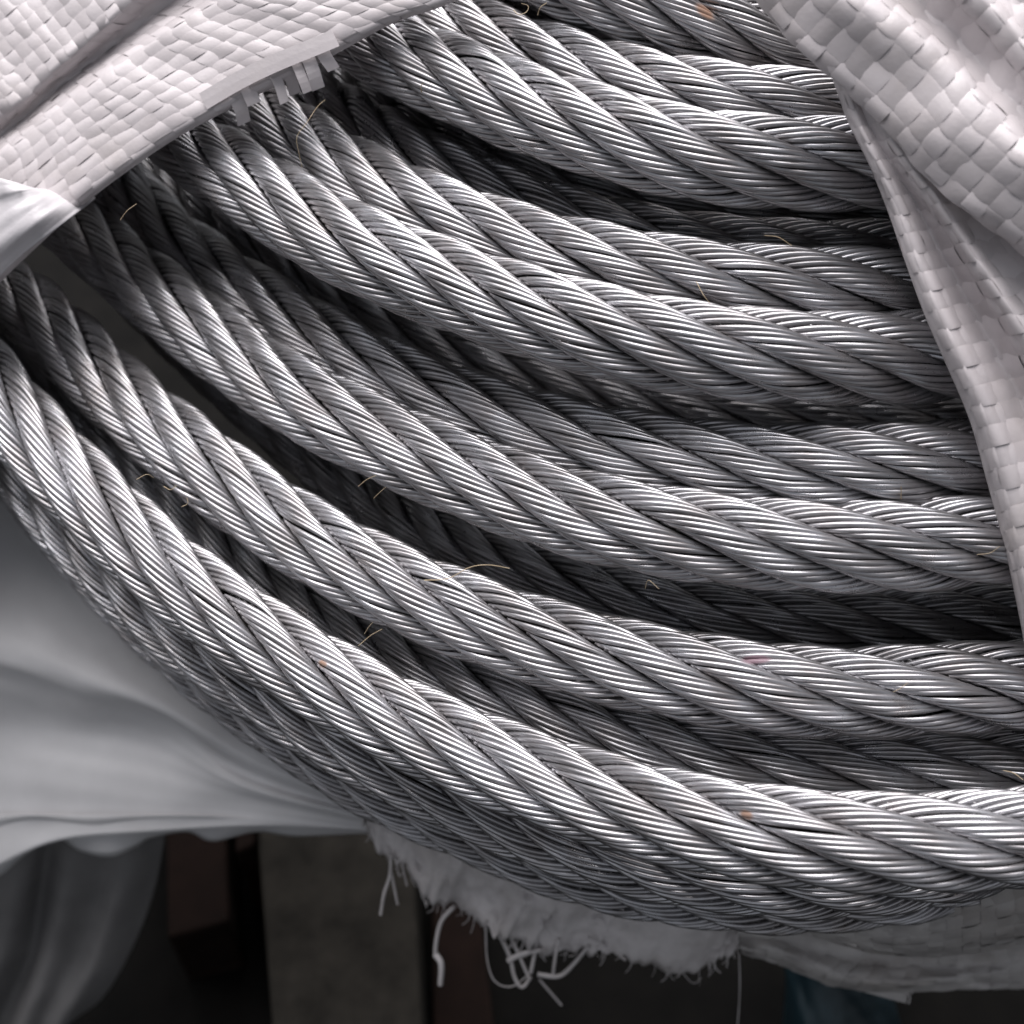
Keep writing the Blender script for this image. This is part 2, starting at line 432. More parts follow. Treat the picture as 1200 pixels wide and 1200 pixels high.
# K
make_rope('dull grey recessed turn of wire rope behind the black gap below the upper turns',
    [(250, -70, 41.2), (320, 10, 42.8), (385, 82, 44.4), (440, 118, 45.4), (500, 152, 46.5), (560, 181, 47.0), (632, 208, 47.5), (712, 231, 48.1), (800, 249, 48.6), (880, 257, 48.6), (960, 261, 48.6), (1050, 259, 48.6), (1200, 252, 48.6)],
    lay=0.122, pri=3, seed=12)
# L
make_rope('fully exposed bright turn of wire rope, uppermost of those free on both sides',
    [(300, -115, 43), (370, -50, 45), (430, -8, 47), (488, 22, 49), (552, 50, 50.5), (633, 82, 52), (721, 107, 53.5), (806, 127, 54.5), (902, 138, 55), (1000, 141, 55), (1080, 140, 55), (1200, 133, 55)],
    notch=nl(0, (490, 22), (552, 50), (634, 82), (721, 107), (806, 127), (901, 138)), pri=0, seed=13)
# M
make_rope('turn of wire rope half hidden behind the uppermost free turn, passing under the right flap',
    [(400, -90, 45.8), (470, -45, 47.8), (540, -14, 49.7), (598, 12, 51.1), (670, 36, 52.5), (757, 60, 53.6), (847, 76, 54.1), (933, 85, 54.1), (1020, 88, 54.1), (1150, 82, 53.6)],
    notch=nl(0, (597, 13), (670, 37), (757, 60), (847, 76), (933, 85)), pri=1, seed=14)
# N
make_rope('topmost turn of wire rope cut off by the upper edge, with a rusty spot',
    [(460, -175, 45.2), (560, -120, 47.8), (640, -88, 49.8), (720, -57, 50.9), (800, -30, 51.5), (880, -6, 51.5), (960, 12, 51.5), (1060, 24, 51.5), (1180, 26, 51.5)],
    notch=nl(0, (640, -88), (725, -57), (805, -30), (885, -6), (970, 13)), rust=[(826, 14, 15, 7, 0.75)], pri=2, seed=15)

make_rope('black turn of wire rope at the bottom of the gap under the uppermost free turn',
    [(330, 40, 45.3), (400, 105, 46.5), (500, 165, 46.5), (620, 212, 47.2), (760, 246, 47.8), (900, 262, 47.8), (1050, 264, 47.8), (1200, 258, 47.8)], side='mid', lay=0.122, pri=6, seed=16)  # filler turn, added so that the gap stays black
make_rope('black inner turn of wire rope deep behind the half hidden upper turn',
    [(300, -90, 45.3), (420, 0, 46.5), (520, 50, 47.2), (650, 105, 47.8), (800, 145, 47.8), (950, 160, 47.8), (1200, 155, 47.8)], side='mid', lay=0.122, pri=6, seed=19)  # added to stop light coming in under the upper turns
make_rope('black inner turn of wire rope deep behind the topmost turn',
    [(400, -160, 45.3), (520, -80, 46.5), (640, -20, 47.2), (800, 30, 47.8), (950, 50, 47.8), (1200, 45, 47.8)], side='mid', lay=0.122, pri=6, seed=20)  # added light blocker below the topmost turn
for _p, _i, _l, _pts, _kw in sorted(SPECS, key=lambda q: q[:2]):
    build_rope(_l, _pts, **_kw)

# ------------------------------------------------------------------ woven sheets
class Surf:
    """Smooth surface through a grid of (x, y, z mm) points, re-parametrised by length in both directions."""
    def __init__(self, grid, wrinkle=0.0, seed=0):
        self.g = np.asarray(grid, float)
        self.nr, self.nc = self.g.shape[:2]
        self.wr = wrinkle
        r_ = np.random.default_rng(seed)
        self.w = [(r_.normal(0, 1, 2) * f, r_.uniform(0, 6.28), a) for f, a in ((9, 1.0), (16, 0.6), (27, 0.4), (44, 0.25)) for _ in range(3)]
        K = 41
        tu = np.linspace(0, self.nc - 1, K); tv = np.linspace(0, self.nr - 1, K)
        A, B = np.meshgrid(tu, tv)
        X = self.raw(A.ravel(), B.ravel()).reshape(K, K, 3)
        du = np.linalg.norm(np.diff(X, axis=1), axis=2).mean(0); dv = np.linalg.norm(np.diff(X, axis=0), axis=2).mean(1)
        self.lu, self.lv = du.sum(), dv.sum()
        self.cu, self.cv = np.concatenate([[0], np.cumsum(du)]) / self.lu, np.concatenate([[0], np.cumsum(dv)]) / self.lv
        self.tu, self.tv = tu, tv
    def raw(self, a, b):
        rows = np.stack([cr(self.g[r], a) for r in range(self.nr)], 0)      # (nr, n, 3)
        ext = np.concatenate([2 * rows[:1] - rows[1:2], rows, 2 * rows[-1:] - rows[-2:-1]], 0)
        i = np.clip(np.floor(b).astype(int), 0, self.nr - 2); f = (b - i)[:, None]; j = np.arange(len(a))
        p0, p1, p2, p3 = ext[i, j], ext[i + 1, j], ext[i + 2, j], ext[i + 3, j]
        q = 0.5 * (2 * p1 + (p2 - p0) * f + (2 * p0 - 5 * p1 + 4 * p2 - p3) * f ** 2 + (3 * p1 - p0 - 3 * p2 + p3) * f ** 3)
        if self.wr:
            z = sum(a_ * np.sin(k[0] * a / (self.nc - 1) + k[1] * b / (self.nr - 1) + p) for k, p, a_ in self.w)
            q[:, 2] += self.wr * z
        return P(q[:, 0], q[:, 1], q[:, 2])
    def at(self, u, v):
        return self.raw(np.interp(u, self.cu, self.tu), np.interp(v, self.cv, self.tv))
    def frame(self, u, v):
        e = 2e-3
        p = self.at(u, v)
        pu = self.at(np.clip(u + e, 0, 1), v) - self.at(np.clip(u - e, 0, 1), v)
        pv = self.at(u, np.clip(v + e, 0, 1)) - self.at(u, np.clip(v - e, 0, 1))
        n = np.cross(pu, pv); n /= (np.linalg.norm(n, axis=1)[:, None] + 1e-12)
        n[n[:, 2] < 0] *= -1
        return p, n

def grid_faces(nr, nc):
    idx = np.arange(nr * nc).reshape(nr, nc)
    return np.stack([idx[:-1, :-1], idx[:-1, 1:], idx[1:, 1:], idx[1:, :-1]], -1).reshape(-1, 4)

def sheet(name, surf, mat, parent=None, n=(60, 60), drop=0.0, thick=0.0, v0=0.0):
    u, v = np.meshgrid(np.linspace(0, 1, n[0]), np.linspace(v0, 1, n[1]))
    p, nr = surf.frame(u.ravel(), v.ravel())
    p = p - nr * drop
    o = link_mesh(name, p, grid_faces(n[1], n[0]), mat, parent)
    if thick:
        md = o.modifiers.new('thickness', 'SOLIDIFY'); md.thickness = thick; md.offset = 0
    return o

def weave(surf, parent, cell, mat, h=0.00015, seed=0, facet=0.00010, umin=0.0, umax=1.0, lining=True, gap=1.04, fray=0.0):
    """Plain weave of flat tapes, each tape an object; a thin lining lies behind them."""
    g = np.random.default_rng(seed)
    nu, nv = max(2, int(round(surf.lu / cell))), max(2, int(round(surf.lv / cell)))
    sub = 4
    wig = lambda x: np.tanh(1.3 * np.sin(x)) / np.tanh(1.3)
    for d in (0, 1):
        n_t, n_c = (nu, nv) if d == 0 else (nv, nu)
        for i in range(n_t):
            L = np.linspace(0, 1, n_c * sub + 1)
            if fray and d == 0:
                f0 = g.uniform(0, fray); L = f0 + L * (1 - f0)
            c = L * n_c
            hh = h * wig(math.pi * c) * (1 if (i + d) % 2 == 0 else -1)
            tilt = np.repeat(g.normal(0, 0.7, n_c), sub); tilt = np.append(tilt, tilt[-1])
            lift = np.repeat(g.normal(0, 0.3, n_c), sub); lift = np.append(lift, lift[-1])
            tilt, lift = smooth1(tilt, 3), smooth1(lift, 3)
            V = []
            half = 0.5 * gap * (1 + g.normal(0, 0.03))
            cen = (i + 0.5 + g.normal(0, 0.03))
            for q, z in ((-1, -0.5), (-0.72, 0.0), (0.72, 0.0), (1, -0.5)):
                a = np.clip(np.full_like(L, (cen + half * q) / n_t), 0, 1)
                uu, vv = (a, L) if d == 0 else (L, a)
                p, n = surf.frame(uu, vv)
                V.append(p + n * (hh + h * z + facet * (lift + tilt * q))[:, None])
            V = np.stack(V, 1)
            link_mesh('tape', V.reshape(-1, 3), grid_faces(len(L), 4), mat if d == 0 or mat is not M_SACK else M_SACK_WEFT, parent)
    if lining:
        sheet('lining', surf, mat, parent, (nu * 2, nv * 2), drop=h * 1.2 + facet, v0=fray)

def thing(name, label, cat, group=None):
    o = empty(name)
    return tag(o, label, cat, group)

# ---- left sack: torn hem band, ridge, valley and the panel above
left = thing('woven_sack', 'white woven sack with torn fringed hem over the upper left of the coil', 'sack', 'woven sack cloths around the coil')
# columns run along the hem from lower left to upper right; rows go from the hem upwards
lz = lambda x: -76 + 42 * np.clip((x + 60) / 600.0, -0.45, 1.2)
cols = [-420, -230, -70, 0, 60, 110, 190, 265, 340, 395, 455, 520, 600]
hem_y = [860, 640, 395, 322, 265, 222, 165, 123, 85, 55, 23, 0, -42]
hem = [(x, y, lz(x) + 21) for x, y in zip(cols, hem_y)]
def shifted(k, dz, bend=0.0):
    # k picture units towards the upper left, measured across the hem
    out = []
    for j, (x, y, z) in enumerate(hem):
        a = j / (len(hem) - 1)
        out.append((x - 0.42 * k, y - 0.9 * k, z + dz + bend * math.sin(a * 9)))
    return out
ridge = [(-440, 700), (-255, 490), (-95, 255), (-25, 205), (20, 168), (55, 140), (105, 100), (160, 62), (215, 25), (262, -2), (310, -25), (370, -55), (440, -90)]
valley = [(-480, 640), (-285, 440), (-120, 215), (-50, 172), (-5, 138), (22, 115), (62, 80), (98, 50), (140, 12), (170, -20), (215, -55), (270, -90), (340, -130)]
rows = [[(x + 6, y + 2, z - 7) for x, y, z in hem], hem]
mid1 = [((hx * 0.6 + rx * 0.4), (hy * 0.6 + ry * 0.4), 0.6 * hz + 0.4 * (lz(rx) + 21) + 1) for (hx, hy, hz), (rx, ry) in zip(hem, ridge)]
rows.append(mid1)
rows.append([(rx + 9, ry + 9, lz(rx) + 21 + 1) for (rx, ry), (_, _, hz) in zip(ridge, hem)])
rows.append([(rx - 2, ry - 3, lz(rx) + 21 - 1) for (rx, ry), (_, _, hz) in zip(ridge, hem)])
rows.append([(0.5 * rx + 0.5 * vx, 0.5 * ry + 0.5 * vy, lz(vx) + 21 - 6) for (rx, ry), (vx, vy), (_, _, hz) in zip(ridge, valley, hem)])
rows.append([(vx + 4, vy + 4, lz(vx) + 21 - 1) for (vx, vy), (_, _, hz) in zip(valley, hem)])
rows.append([(vx - 6, vy - 8, lz(vx) + 21 - 1) for (vx, vy), (_, _, hz) in zip(valley, hem)])
rows.append([(vx - 60, vy - 75, lz(vx) + 21 - 6) for (vx, vy), (_, _, hz) in zip(valley, hem)])
rows.append([(vx - 120, vy - 150, lz(vx) + 21 - 12) for (vx, vy), (_, _, hz) in zip(valley, hem)])
rows.append([(vx - 230, vy - 290, lz(vx) + 21 - 30) for (vx, vy), (_, _, hz) in zip(valley, hem)])
rows.append([(vx - 270, vy - 340, lz(vx) + 21 - 160) for (vx, vy), (_, _, hz) in zip(valley, hem)])
hemS = Surf(rows, wrinkle=0.35, seed=3)
weave(hemS, left, 0.0046, M_SACK, h=0.0002, seed=5, facet=0.00014, fray=0.014)

def strip(name, a, b, w0, w1, z0, z1, mat, parent, curl=0.0, n=6, bow=0.0, skew=0.0):
    """a flat loose tape from a to b (x, y), widths in picture units, heights in mm"""
    t = np.linspace(0, 1, n)
    a, b = np.array(a, float), np.array(b, float)
    d = (b - a) / np.linalg.norm(b - a); nn = np.array([-d[1], d[0]])
    c = a + (b - a) * t[:, None]
    c = c + nn * (bow * np.sin(t * math.pi * 1.3))[:, None]
    w_ = (w0 + (w1 - w0) * t) / 2
    z = z0 + (z1 - z0) * t + curl * np.sin(t * math.pi)
    V = np.stack([P(*(c - nn * w_[:, None]).T, z), P(*c.T, z + 0.06), P(*(c + nn * w_[:, None]).T, z)], 1)
    o = link_mesh(name, V.reshape(-1, 3), grid_faces(n, 3), mat, parent, False)
    md = o.modifiers.new('thickness', 'SOLIDIFY'); md.thickness = 0.00012; md.offset = 0
    return o
def zl(x): return float(lz(x)) + 21
strip('hem_tape', (238, 119), (392, 42), 21, 21, zl(238) + 2.6, zl(392) + 2.6, M_SACK, left, 0.6, 14, -3.5)
for (ax, ay, bx, by, wd, dz) in [(272, 108, 288, 144, 18, -2), (288, 98, 298, 122, 18, 1), (316, 80, 335, 120, 13, 0), (333, 76, 347, 110, 15, -6),
                             (344, 68, 361, 108, 12, -1), (357, 60, 374, 104, 16, 1), (375, 50, 390, 82, 17, 2)]:
    strip('loose_tape', (ax, ay), (bx, by), wd, wd * random.uniform(0.85, 1), zl(ax) + 1, zl(ax) + dz - 1 + random.uniform(-2, 2), M_SACK, left, random.uniform(0.2, 1.6), 8, random.uniform(-2.5, 2.5))

# smooth film wrapped round the left end, over the sack
film_rows = [
    [(-420, 860, -99.0), (-230, 640, -74.0), (-60, 395, -50.0), (-10, 335, -42.0), (28, 297, -39.0), (66, 268, -37.0), (108, 236, -52), (112, 232, -64)],
    [(-420, 780, -90.0), (-230, 570, -65.0), (-70, 350, -43.0), (-20, 305, -36.0), (15, 275, -34.0), (50, 248, -33.0), (85, 228, -50), (98, 226, -64)],
    [(-420, 720, -89.0), (-230, 510, -63.0), (-80, 300, -43.0), (-30, 262, -36.0), (5, 240, -34.0), (38, 228, -34.0), (62, 222, -50), (84, 230, -64)],
    [(-420, 600, -89.0), (-230, 400, -63.0), (-90, 240, -42.0), (-40, 205, -35.0), (0, 209, -33.0), (25, 216, -34.0), (50, 224, -50), (70, 234, -64)],
]
fo = sheet('plastic_film', Surf(film_rows, 0.15, 8), M_FILM, None, (40, 40), 0, 0.0002)
tag(fo, 'smooth milky plastic film wrapped over the lower left end of the woven sack', 'plastic film')

# ---- right sack
right = thing('woven_sack', 'white woven sack folded in long pleats with a serrated flap at the upper right', 'sack', 'woven sack cloths around the coil')
# lower pleats: rows run down the picture, columns go across from the tucked edge to the right
lower_rows = [
    [(986, 98, 14), (976, 88, 20), (984, 84, 23), (994, 78, 23), (1006, 70, 24), (1020, 60, 22), (1060, 40, 20), (1200, -20, -20), (1260, -40, -150)],
    [(1006, 152, 10), (995, 142, 20), (1004, 140, 24), (1014, 136, 23), (1030, 132, 26), (1048, 120, 22), (1100, 95, 19), (1240, 35, -20), (1300, 15, -150)],
    [(1030, 200, 8), (1018, 188, 20), (1028, 186, 25), (1040, 184, 23), (1058, 180, 27), (1082, 172, 23), (1140, 150, 19), (1280, 90, -20), (1340, 70, -150)],
    [(1052, 252, 8), (1041, 244, 20), (1056, 240, 24), (1072, 236, 20), (1092, 228, 28), (1116, 222, 23), (1180, 205, 19), (1320, 145, -20), (1380, 125, -150)],
    [(1072, 312, 8), (1062, 304, 20), (1080, 300, 24), (1104, 296, 18), (1132, 290, 28), (1152, 286, 24), (1215, 268, 19), (1355, 208, -20), (1415, 188, -150)],
    [(1094, 372, 8), (1084, 364, 20), (1104, 358, 25), (1134, 352, 17), (1168, 344, 28), (1192, 340, 24), (1255, 322, 19), (1395, 262, -20), (1455, 242, -150)],
    [(1120, 432, 8), (1110, 424, 20), (1132, 418, 26), (1166, 410, 17), (1204, 402, 28), (1232, 396, 24), (1290, 380, 19), (1430, 320, -20), (1490, 300, -150)],
    [(1148, 500, 6), (1138, 490, 18), (1160, 484, 25), (1198, 476, 17), (1238, 466, 25), (1268, 458, 22), (1330, 440, 18), (1470, 380, -20), (1530, 360, -150)],
    [(1170, 575, 4), (1159, 565, 16), (1180, 558, 23), (1220, 548, 18), (1262, 536, 23), (1295, 528, 21), (1350, 510, 17), (1490, 450, -20), (1550, 430, -150)],
    [(1190, 650, 0), (1179, 640, 13), (1198, 632, 20), (1238, 622, 17), (1282, 610, 20), (1315, 600, 19), (1370, 585, 14), (1510, 525, -20), (1570, 505, -150)],
    [(1208, 730, -6), (1196, 722, 8), (1214, 714, 16), (1254, 704, 14), (1300, 692, 16), (1335, 684, 15), (1390, 668, 11), (1530, 608, -20), (1590, 588, -150)],
    [(1226, 810, -12), (1212, 805, 2), (1230, 798, 10), (1268, 788, 9), (1315, 778, 10), (1350, 770, 9), (1405, 755, 5), (1545, 695, -20), (1605, 675, -150)],
    [(1254, 905, -14), (1240, 900, 0), (1258, 893, 8), (1296, 883, 7), (1343, 873, 8), (1378, 865, 7), (1433, 850, 3), (1573, 790, -22), (1633, 770, -152)],
    [(1282, 1000, -16), (1268, 995, -2), (1286, 988, 6), (1324, 978, 5), (1371, 968, 6), (1406, 960, 5), (1461, 945, 1), (1601, 885, -24), (1661, 865, -154)],
    [(1310, 1095, -18), (1296, 1090, -4), (1314, 1083, 4), (1352, 1073, 3), (1399, 1063, 4), (1434, 1055, 3), (1489, 1040, -1), (1629, 980, -26), (1689, 960, -156)],
]
pleat = empty('pleated_panel'); pleat.parent = right
weave(Surf(lower_rows, 0.25, 21), pleat, 0.0050, M_SACK, h=0.00021, seed=22, facet=0.00009)
# top flap with serrated cut edge: rows go away from the cut edge, columns run along it
fe = [(845, -70), (880, -8), (922, 46), (975, 94), (1035, 150), (1076, 200), (1120, 240), (1162, 272), (1205, 304), (1270, 360)]
fz = [24, 25, 27, 29, 31, 33, 34, 34, 34, 33]
def flap_row(k, dz, sl=0.0):
    return [(x + 0.68 * k + sl * i, y - 0.72 * k, z + dz) for i, ((x, y), z) in enumerate(zip(fe, fz))]
flap_rows = [flap_row(0, -3), flap_row(14, 0), flap_row(50, 4), flap_row(90, 8), flap_row(114, 7), flap_row(126, 2), flap_row(150, 3), flap_row(178, 8), flap_row(196, 10), flap_row(212, 5), flap_row(260, 7), flap_row(330, 6), flap_row(420, -14), flap_row(520, -70), flap_row(560, -180)]
flap = empty('top_flap'); flap.parent = right
weave(Surf(flap_rows, 0.55, 31), flap, 0.0051, M_SACK, h=0.00024, seed=32, facet=0.0001, fray=0.006)

# ---- cloth seen below the coil
def poly_sheet(name, rows, mat, wr, seed, label, cat, n=(70, 50), group=None, thick=0.0002):
    o = sheet(name, Surf(rows, wr, seed), mat, None, n, 0, thick)
    return tag(o, label, cat, group)

# upper white sheet at the lower left
poly_sheet('plastic_sheet', [
    [(-120, 480, -150), (0, 560, -150), (120, 650, -146), (240, 760, -136), (360, 860, -122), (480, 930, -124)],
    [(-120, 640, -134), (0, 650, -134), (100, 720, -132), (220, 800, -130), (330, 880, -126), (480, 950, -126)],
    [(-120, 740, -116), (0, 760, -118), (90, 790, -119), (190, 830, -120), (300, 895, -124), (470, 960, -126)],
    [(-120, 790, -122), (0, 796, -125), (90, 824, -127), (190, 842, -129), (290, 905, -130), (460, 962, -128)],
    [(-120, 830, -126), (0, 850, -134), (90, 862, -136), (180, 870, -136), (290, 922, -128), (460, 966, -128)],
    [(-120, 930, -130), (0, 920, -134), (90, 920, -134), (190, 925, -134), (300, 940, -132), (460, 970, -130)],
    [(-120, 1080, -140), (0, 1015, -138), (70, 985, -136), (180, 975, -136), (300, 968, -134), (455, 974, -132)],
], M_SHEET, 0.25, 41, 'pale grey plastic sheet with soft folds beneath the lower left of the coil', 'plastic sheet', (90, 70))
# scalloped lower hem of that sheet
def hem_curve(pts, n=120):
    pts = np.asarray(pts, float)
    return cr(pts, np.linspace(0, len(pts) - 1, n))
hm = hem_curve([(-60, 1060), (0, 1026), (30, 1002), (65, 982), (95, 998), (130, 1004), (160, 992), (178, 982), (220, 975), (250, 986), (300, 975), (345, 980), (400, 978), (455, 976)])
top = hem_curve([(-60, 960), (0, 955), (65, 955), (130, 955), (220, 955), (300, 958), (380, 962), (455, 968)])
k = np.linspace(0, 1, 8)
V = np.stack([P(*(top * (1 - a) + hm * a).T, -133.0 - 14 * a + 1.5 * np.sin(np.linspace(0, 21, 120)) * a) for a in k], 0)
o = link_mesh('scalloped_sheet', V.reshape(-1, 3), grid_faces(8, 120), M_SHEET)
md = o.modifiers.new('thickness', 'SOLIDIFY'); md.thickness = 0.0002; md.offset = 0
o.parent = bpy.data.objects['plastic_sheet']; o.name = 'scalloped_hem'

poly_sheet('hanging_sheet', [
    [(-90, 1010, -160), (0, 975, -160), (40, 965, -160), (62, 965, -166), (85, 965, -160), (130, 965, -160), (165, 965, -162), (196, 965, -170)],
    [(-100, 1060, -176), (-10, 1045, -176), (28, 1040, -176), (50, 1040, -190), (75, 1040, -176), (115, 1040, -180), (145, 1040, -176), (182, 1040, -190)],
    [(-110, 1120, -192), (-30, 1110, -192), (10, 1110, -192), (38, 1110, -206), (60, 1110, -192), (95, 1110, -198), (120, 1110, -192), (156, 1110, -206)],
    [(-120, 1180, -206), (-60, 1180, -206), (-20, 1180, -206), (10, 1180, -220), (35, 1180, -206), (60, 1180, -210), (85, 1180, -206), (118, 1172, -218)],
    [(-150, 1260, -222), (-90, 1260, -222), (-50, 1260, -222), (-20, 1260, -236), (5, 1250, -222), (25, 1245, -226), (45, 1240, -222), (72, 1200, -232)],
], M_CLOTH, 0.3, 43, 'dull grey sheet hanging in folds at the bottom left corner', 'sheet', (70, 50))

# frayed white cloth under the lowest turn
fr_bot = [(425, 965), (448, 1000), (476, 1016), (502, 1050), (540, 1064), (572, 1092), (602, 1098), (640, 1118), (690, 1112), (740, 1125), (796, 1141), (842, 1126), (872, 1112), (985, 1112)]
fr_top = [(425, 880), (460, 900), (500, 930), (540, 950), (580, 975), (620, 990), (660, 1005), (700, 1015), (740, 1025), (790, 1035), (840, 1040), (880, 1045), (940, 1048), (990, 1050)]
hb, ht = hem_curve(fr_bot, 160), hem_curve(fr_top, 160)
g5 = np.random.default_rng(55)
hb[:, 1] += smooth1(g5.normal(0, 5, 160), 3)
kk = np.linspace(0, 1, 16)
rowsV = []
for a in kk:
    c = ht * (1 - a) + hb * a
    z = -92 - 22 * a + 4.0 * np.sin(np.linspace(0, 26, 160) + 3 * a) * a + smooth1(g5.normal(0, 3.0, 160), 9)
    rowsV.append(P(c[:, 0], c[:, 1], z))
fray = link_mesh('frayed_cloth', np.stack(rowsV, 0).reshape(-1, 3), grid_faces(16, 160), M_FLEECE)
md = fray.modifiers.new('thickness', 'SOLIDIFY'); md.thickness = 0.0003; md.offset = 0
tag(fray, 'ragged white cloth with hanging threads under the lowest turn of rope', 'cloth')

def tube(name, pts, rad, mat, parent=None, n=24, sides=6, taper=0.0):
    pts = np.asarray(pts, float)
    c = cr(pts, np.linspace(0, len(pts) - 1, n))
    q = P(c[:, 0], c[:, 1], c[:, 2])
    t = np.gradient(q, axis=0); t /= np.linalg.norm(t, axis=1)[:, None] + 1e-12
    a = np.cross(t, np.array([0.13, 0.27, 0.95])); a /= np.linalg.norm(a, axis=1)[:, None] + 1e-12
    b = np.cross(t, a)
    an = np.linspace(0, 2 * math.pi, sides + 1)[:-1]
    rr = rad * (1 - taper * np.linspace(0, 1, n))
    V = q[:, None] + rr[:, None, None] * (np.cos(an)[None, :, None] * a[:, None] + np.sin(an)[None, :, None] * b[:, None])
    idx = np.arange(n * sides).reshape(n, sides)
    f = np.stack([idx[:-1], np.roll(idx[:-1], -1, 1), np.roll(idx[1:], -1, 1), idx[1:]], -1).reshape(-1, 4)
    return link_mesh(name, V.reshape(-1, 3), f, mat, parent)

threads = [
    ([(458, 1000, -112), (457, 1025, -116), (450, 1048, -118), (446, 1072, -122)], 0.00075),
    ([(458, 1020, -116), (462, 1040, -118), (466, 1060, -121)], 0.0006),
    ([(470, 1008, -112), (474, 1025, -116), (477, 1038, -118)], 0.0005),
    ([(532, 1062, -112), (517, 1080, -116), (511, 1105, -120), (510, 1122, -122)], 0.0010),
    ([(510, 1118, -122), (517, 1130, -121), (516, 1154, -124)], 0.0014),
    ([(569, 1085, -112), (571, 1125, -118), (580, 1150, -120), (600, 1156, -121), (622, 1140, -119)], 0.00035),
    ([(582, 1088, -112), (597, 1120, -117), (603, 1145, -119), (612, 1157, -119), (622, 1145, -118)], 0.0009),
    ([(592, 1085, -112), (604, 1110, -116), (615, 1135, -118), (620, 1146, -118)], 0.0008),
    ([(632, 1085, -112), (628, 1110, -116), (622, 1140, -118)], 0.0010),
    ([(595, 1126, -117), (612, 1118, -116), (640, 1112, -114)], 0.0012),
    ([(630, 1142, -118), (655, 1144, -118), (672, 1130, -116), (690, 1108, -112)], 0.0010),
    ([(655, 1100, -112), (651, 1120, -114), (648, 1142, -117)], 0.0008),
    ([(632, 1148, -118), (645, 1163, -122), (658, 1178, -126)], 0.0006),
    ([(690, 1098, -108), (715, 1112, -112), (733, 1125, -114)], 0.0007),
    ([(866, 1118, -112), (867, 1150, -118), (866, 1180, -124), (863, 1215, -130)], 0.0003),
    ([(1060, 1155, -112), (1066, 1168, -116), (1065, 1176, -117)], 0.0004),
    ([(1075, 1150, -112), (1068, 1165, -116)], 0.0003),
    ([(798, 1138, -112), (812, 1152, -116), (822, 1146, -116)], 0.0002),
]
for p, r_ in threads:
    tube('thread', p, r_ * 0.75, M_FLEECE, fray, 20, 6, 0.2)
for i in range(60):
    a = random.randint(4, 150); x, y = hb[a]
    L_ = random.uniform(6, 18); an = random.uniform(0.6, 2.6)
    tube('thread', [(x, y - 6, -112), (x + L_ * 0.4 * math.cos(an) + random.uniform(-3, 3), y + L_ * 0.4, -115), (x + L_ * math.cos(an), y + L_ * math.sin(an), -117 + random.uniform(-4, 4))],
         random.uniform(0.00012, 0.0003), M_FLEECE, fray, 8, 4, 0.4)

# woven strips at the lower right
strip_t = thing('sack_strip', 'two curved bands of darker woven sack below the lowest turns at lower right', 'sack cloth', 'woven sack cloths around the coil')
b1 = empty('upper_band'); b1.parent = strip_t
weave(Surf([
    [(930, 1045, -70), (1000, 1040, -70), (1060, 1030, -66), (1130, 1012, -56), (1200, 985, -46), (1280, 960, -40)],
    [(935, 1070, -72), (1000, 1078, -70), (1060, 1078, -64), (1130, 1062, -54), (1200, 1040, -45), (1280, 1020, -40)],
    [(945, 1090, -80), (1000, 1104, -78), (1060, 1110, -72), (1130, 1102, -64), (1200, 1086, -56), (1280, 1070, -50)],
    [(955, 1097, -92), (1010, 1114, -90), (1060, 1121, -86), (1130, 1119, -80), (1200, 1106, -74), (1280, 1090, -70)],
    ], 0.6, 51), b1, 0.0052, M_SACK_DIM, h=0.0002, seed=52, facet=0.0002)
b2 = empty('lower_band'); b2.parent = strip_t
weave(Surf([
    [(860, 1060, -96), (930, 1070, -98), (1000, 1085, -98), (1060, 1092, -98), (1130, 1090, -96), (1200, 1080, -92), (1290, 1070, -90)],
    [(865, 1090, -100), (925, 1100, -104), (1000, 1122, -106), (1060, 1128, -106), (1130, 1126, -106), (1200, 1120, -104), (1290, 1110, -100)],
    [(868, 1110, -98), (915, 1122, -102), (980, 1146, -104), (1050, 1150, -104), (1130, 1146, -104), (1200, 1144, -104), (1290, 1140, -100)],
    [(870, 1118, -108), (910, 1130, -110), (975, 1155, -112), (1040, 1163, -112), (1130, 1160, -112), (1200, 1159, -112), (1290, 1156, -108)],
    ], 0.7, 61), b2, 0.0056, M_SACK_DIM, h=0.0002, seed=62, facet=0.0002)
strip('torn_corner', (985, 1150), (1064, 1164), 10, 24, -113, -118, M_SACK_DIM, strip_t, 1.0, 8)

# ------------------------------------------------------------------ ground and the dim things on it
GZ = -0.37                    # height of the ground (m)
UPRIGHT = set()               # objects already given in upright coordinates
gn = 90
gx = np.linspace(-1, 1, gn); gx = np.sign(gx) * (np.abs(gx) ** 3) * 30
X, Y = np.meshgrid(gx, gx)
Z = GZ + 0.003 * np.sin(X * 31 + 1.3 * np.sin(Y * 17)) * np.exp(-(X ** 2 + Y ** 2))
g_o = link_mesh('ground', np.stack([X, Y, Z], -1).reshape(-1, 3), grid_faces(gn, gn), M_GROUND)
tag(g_o, 'dark dirty ground far below the coil', None, None, 'structure')
UPRIGHT.add(g_o.name)

def on_level(x, y, h):
    """the point at height h above the ground that lies behind picture point (x, y)"""
    a = LEAN @ Vector((0, 0, D)); b = LEAN @ Vector(P(x, y, 0.0))
    d = b - a
    return a + d * ((GZ + h - a.z) / d.z)

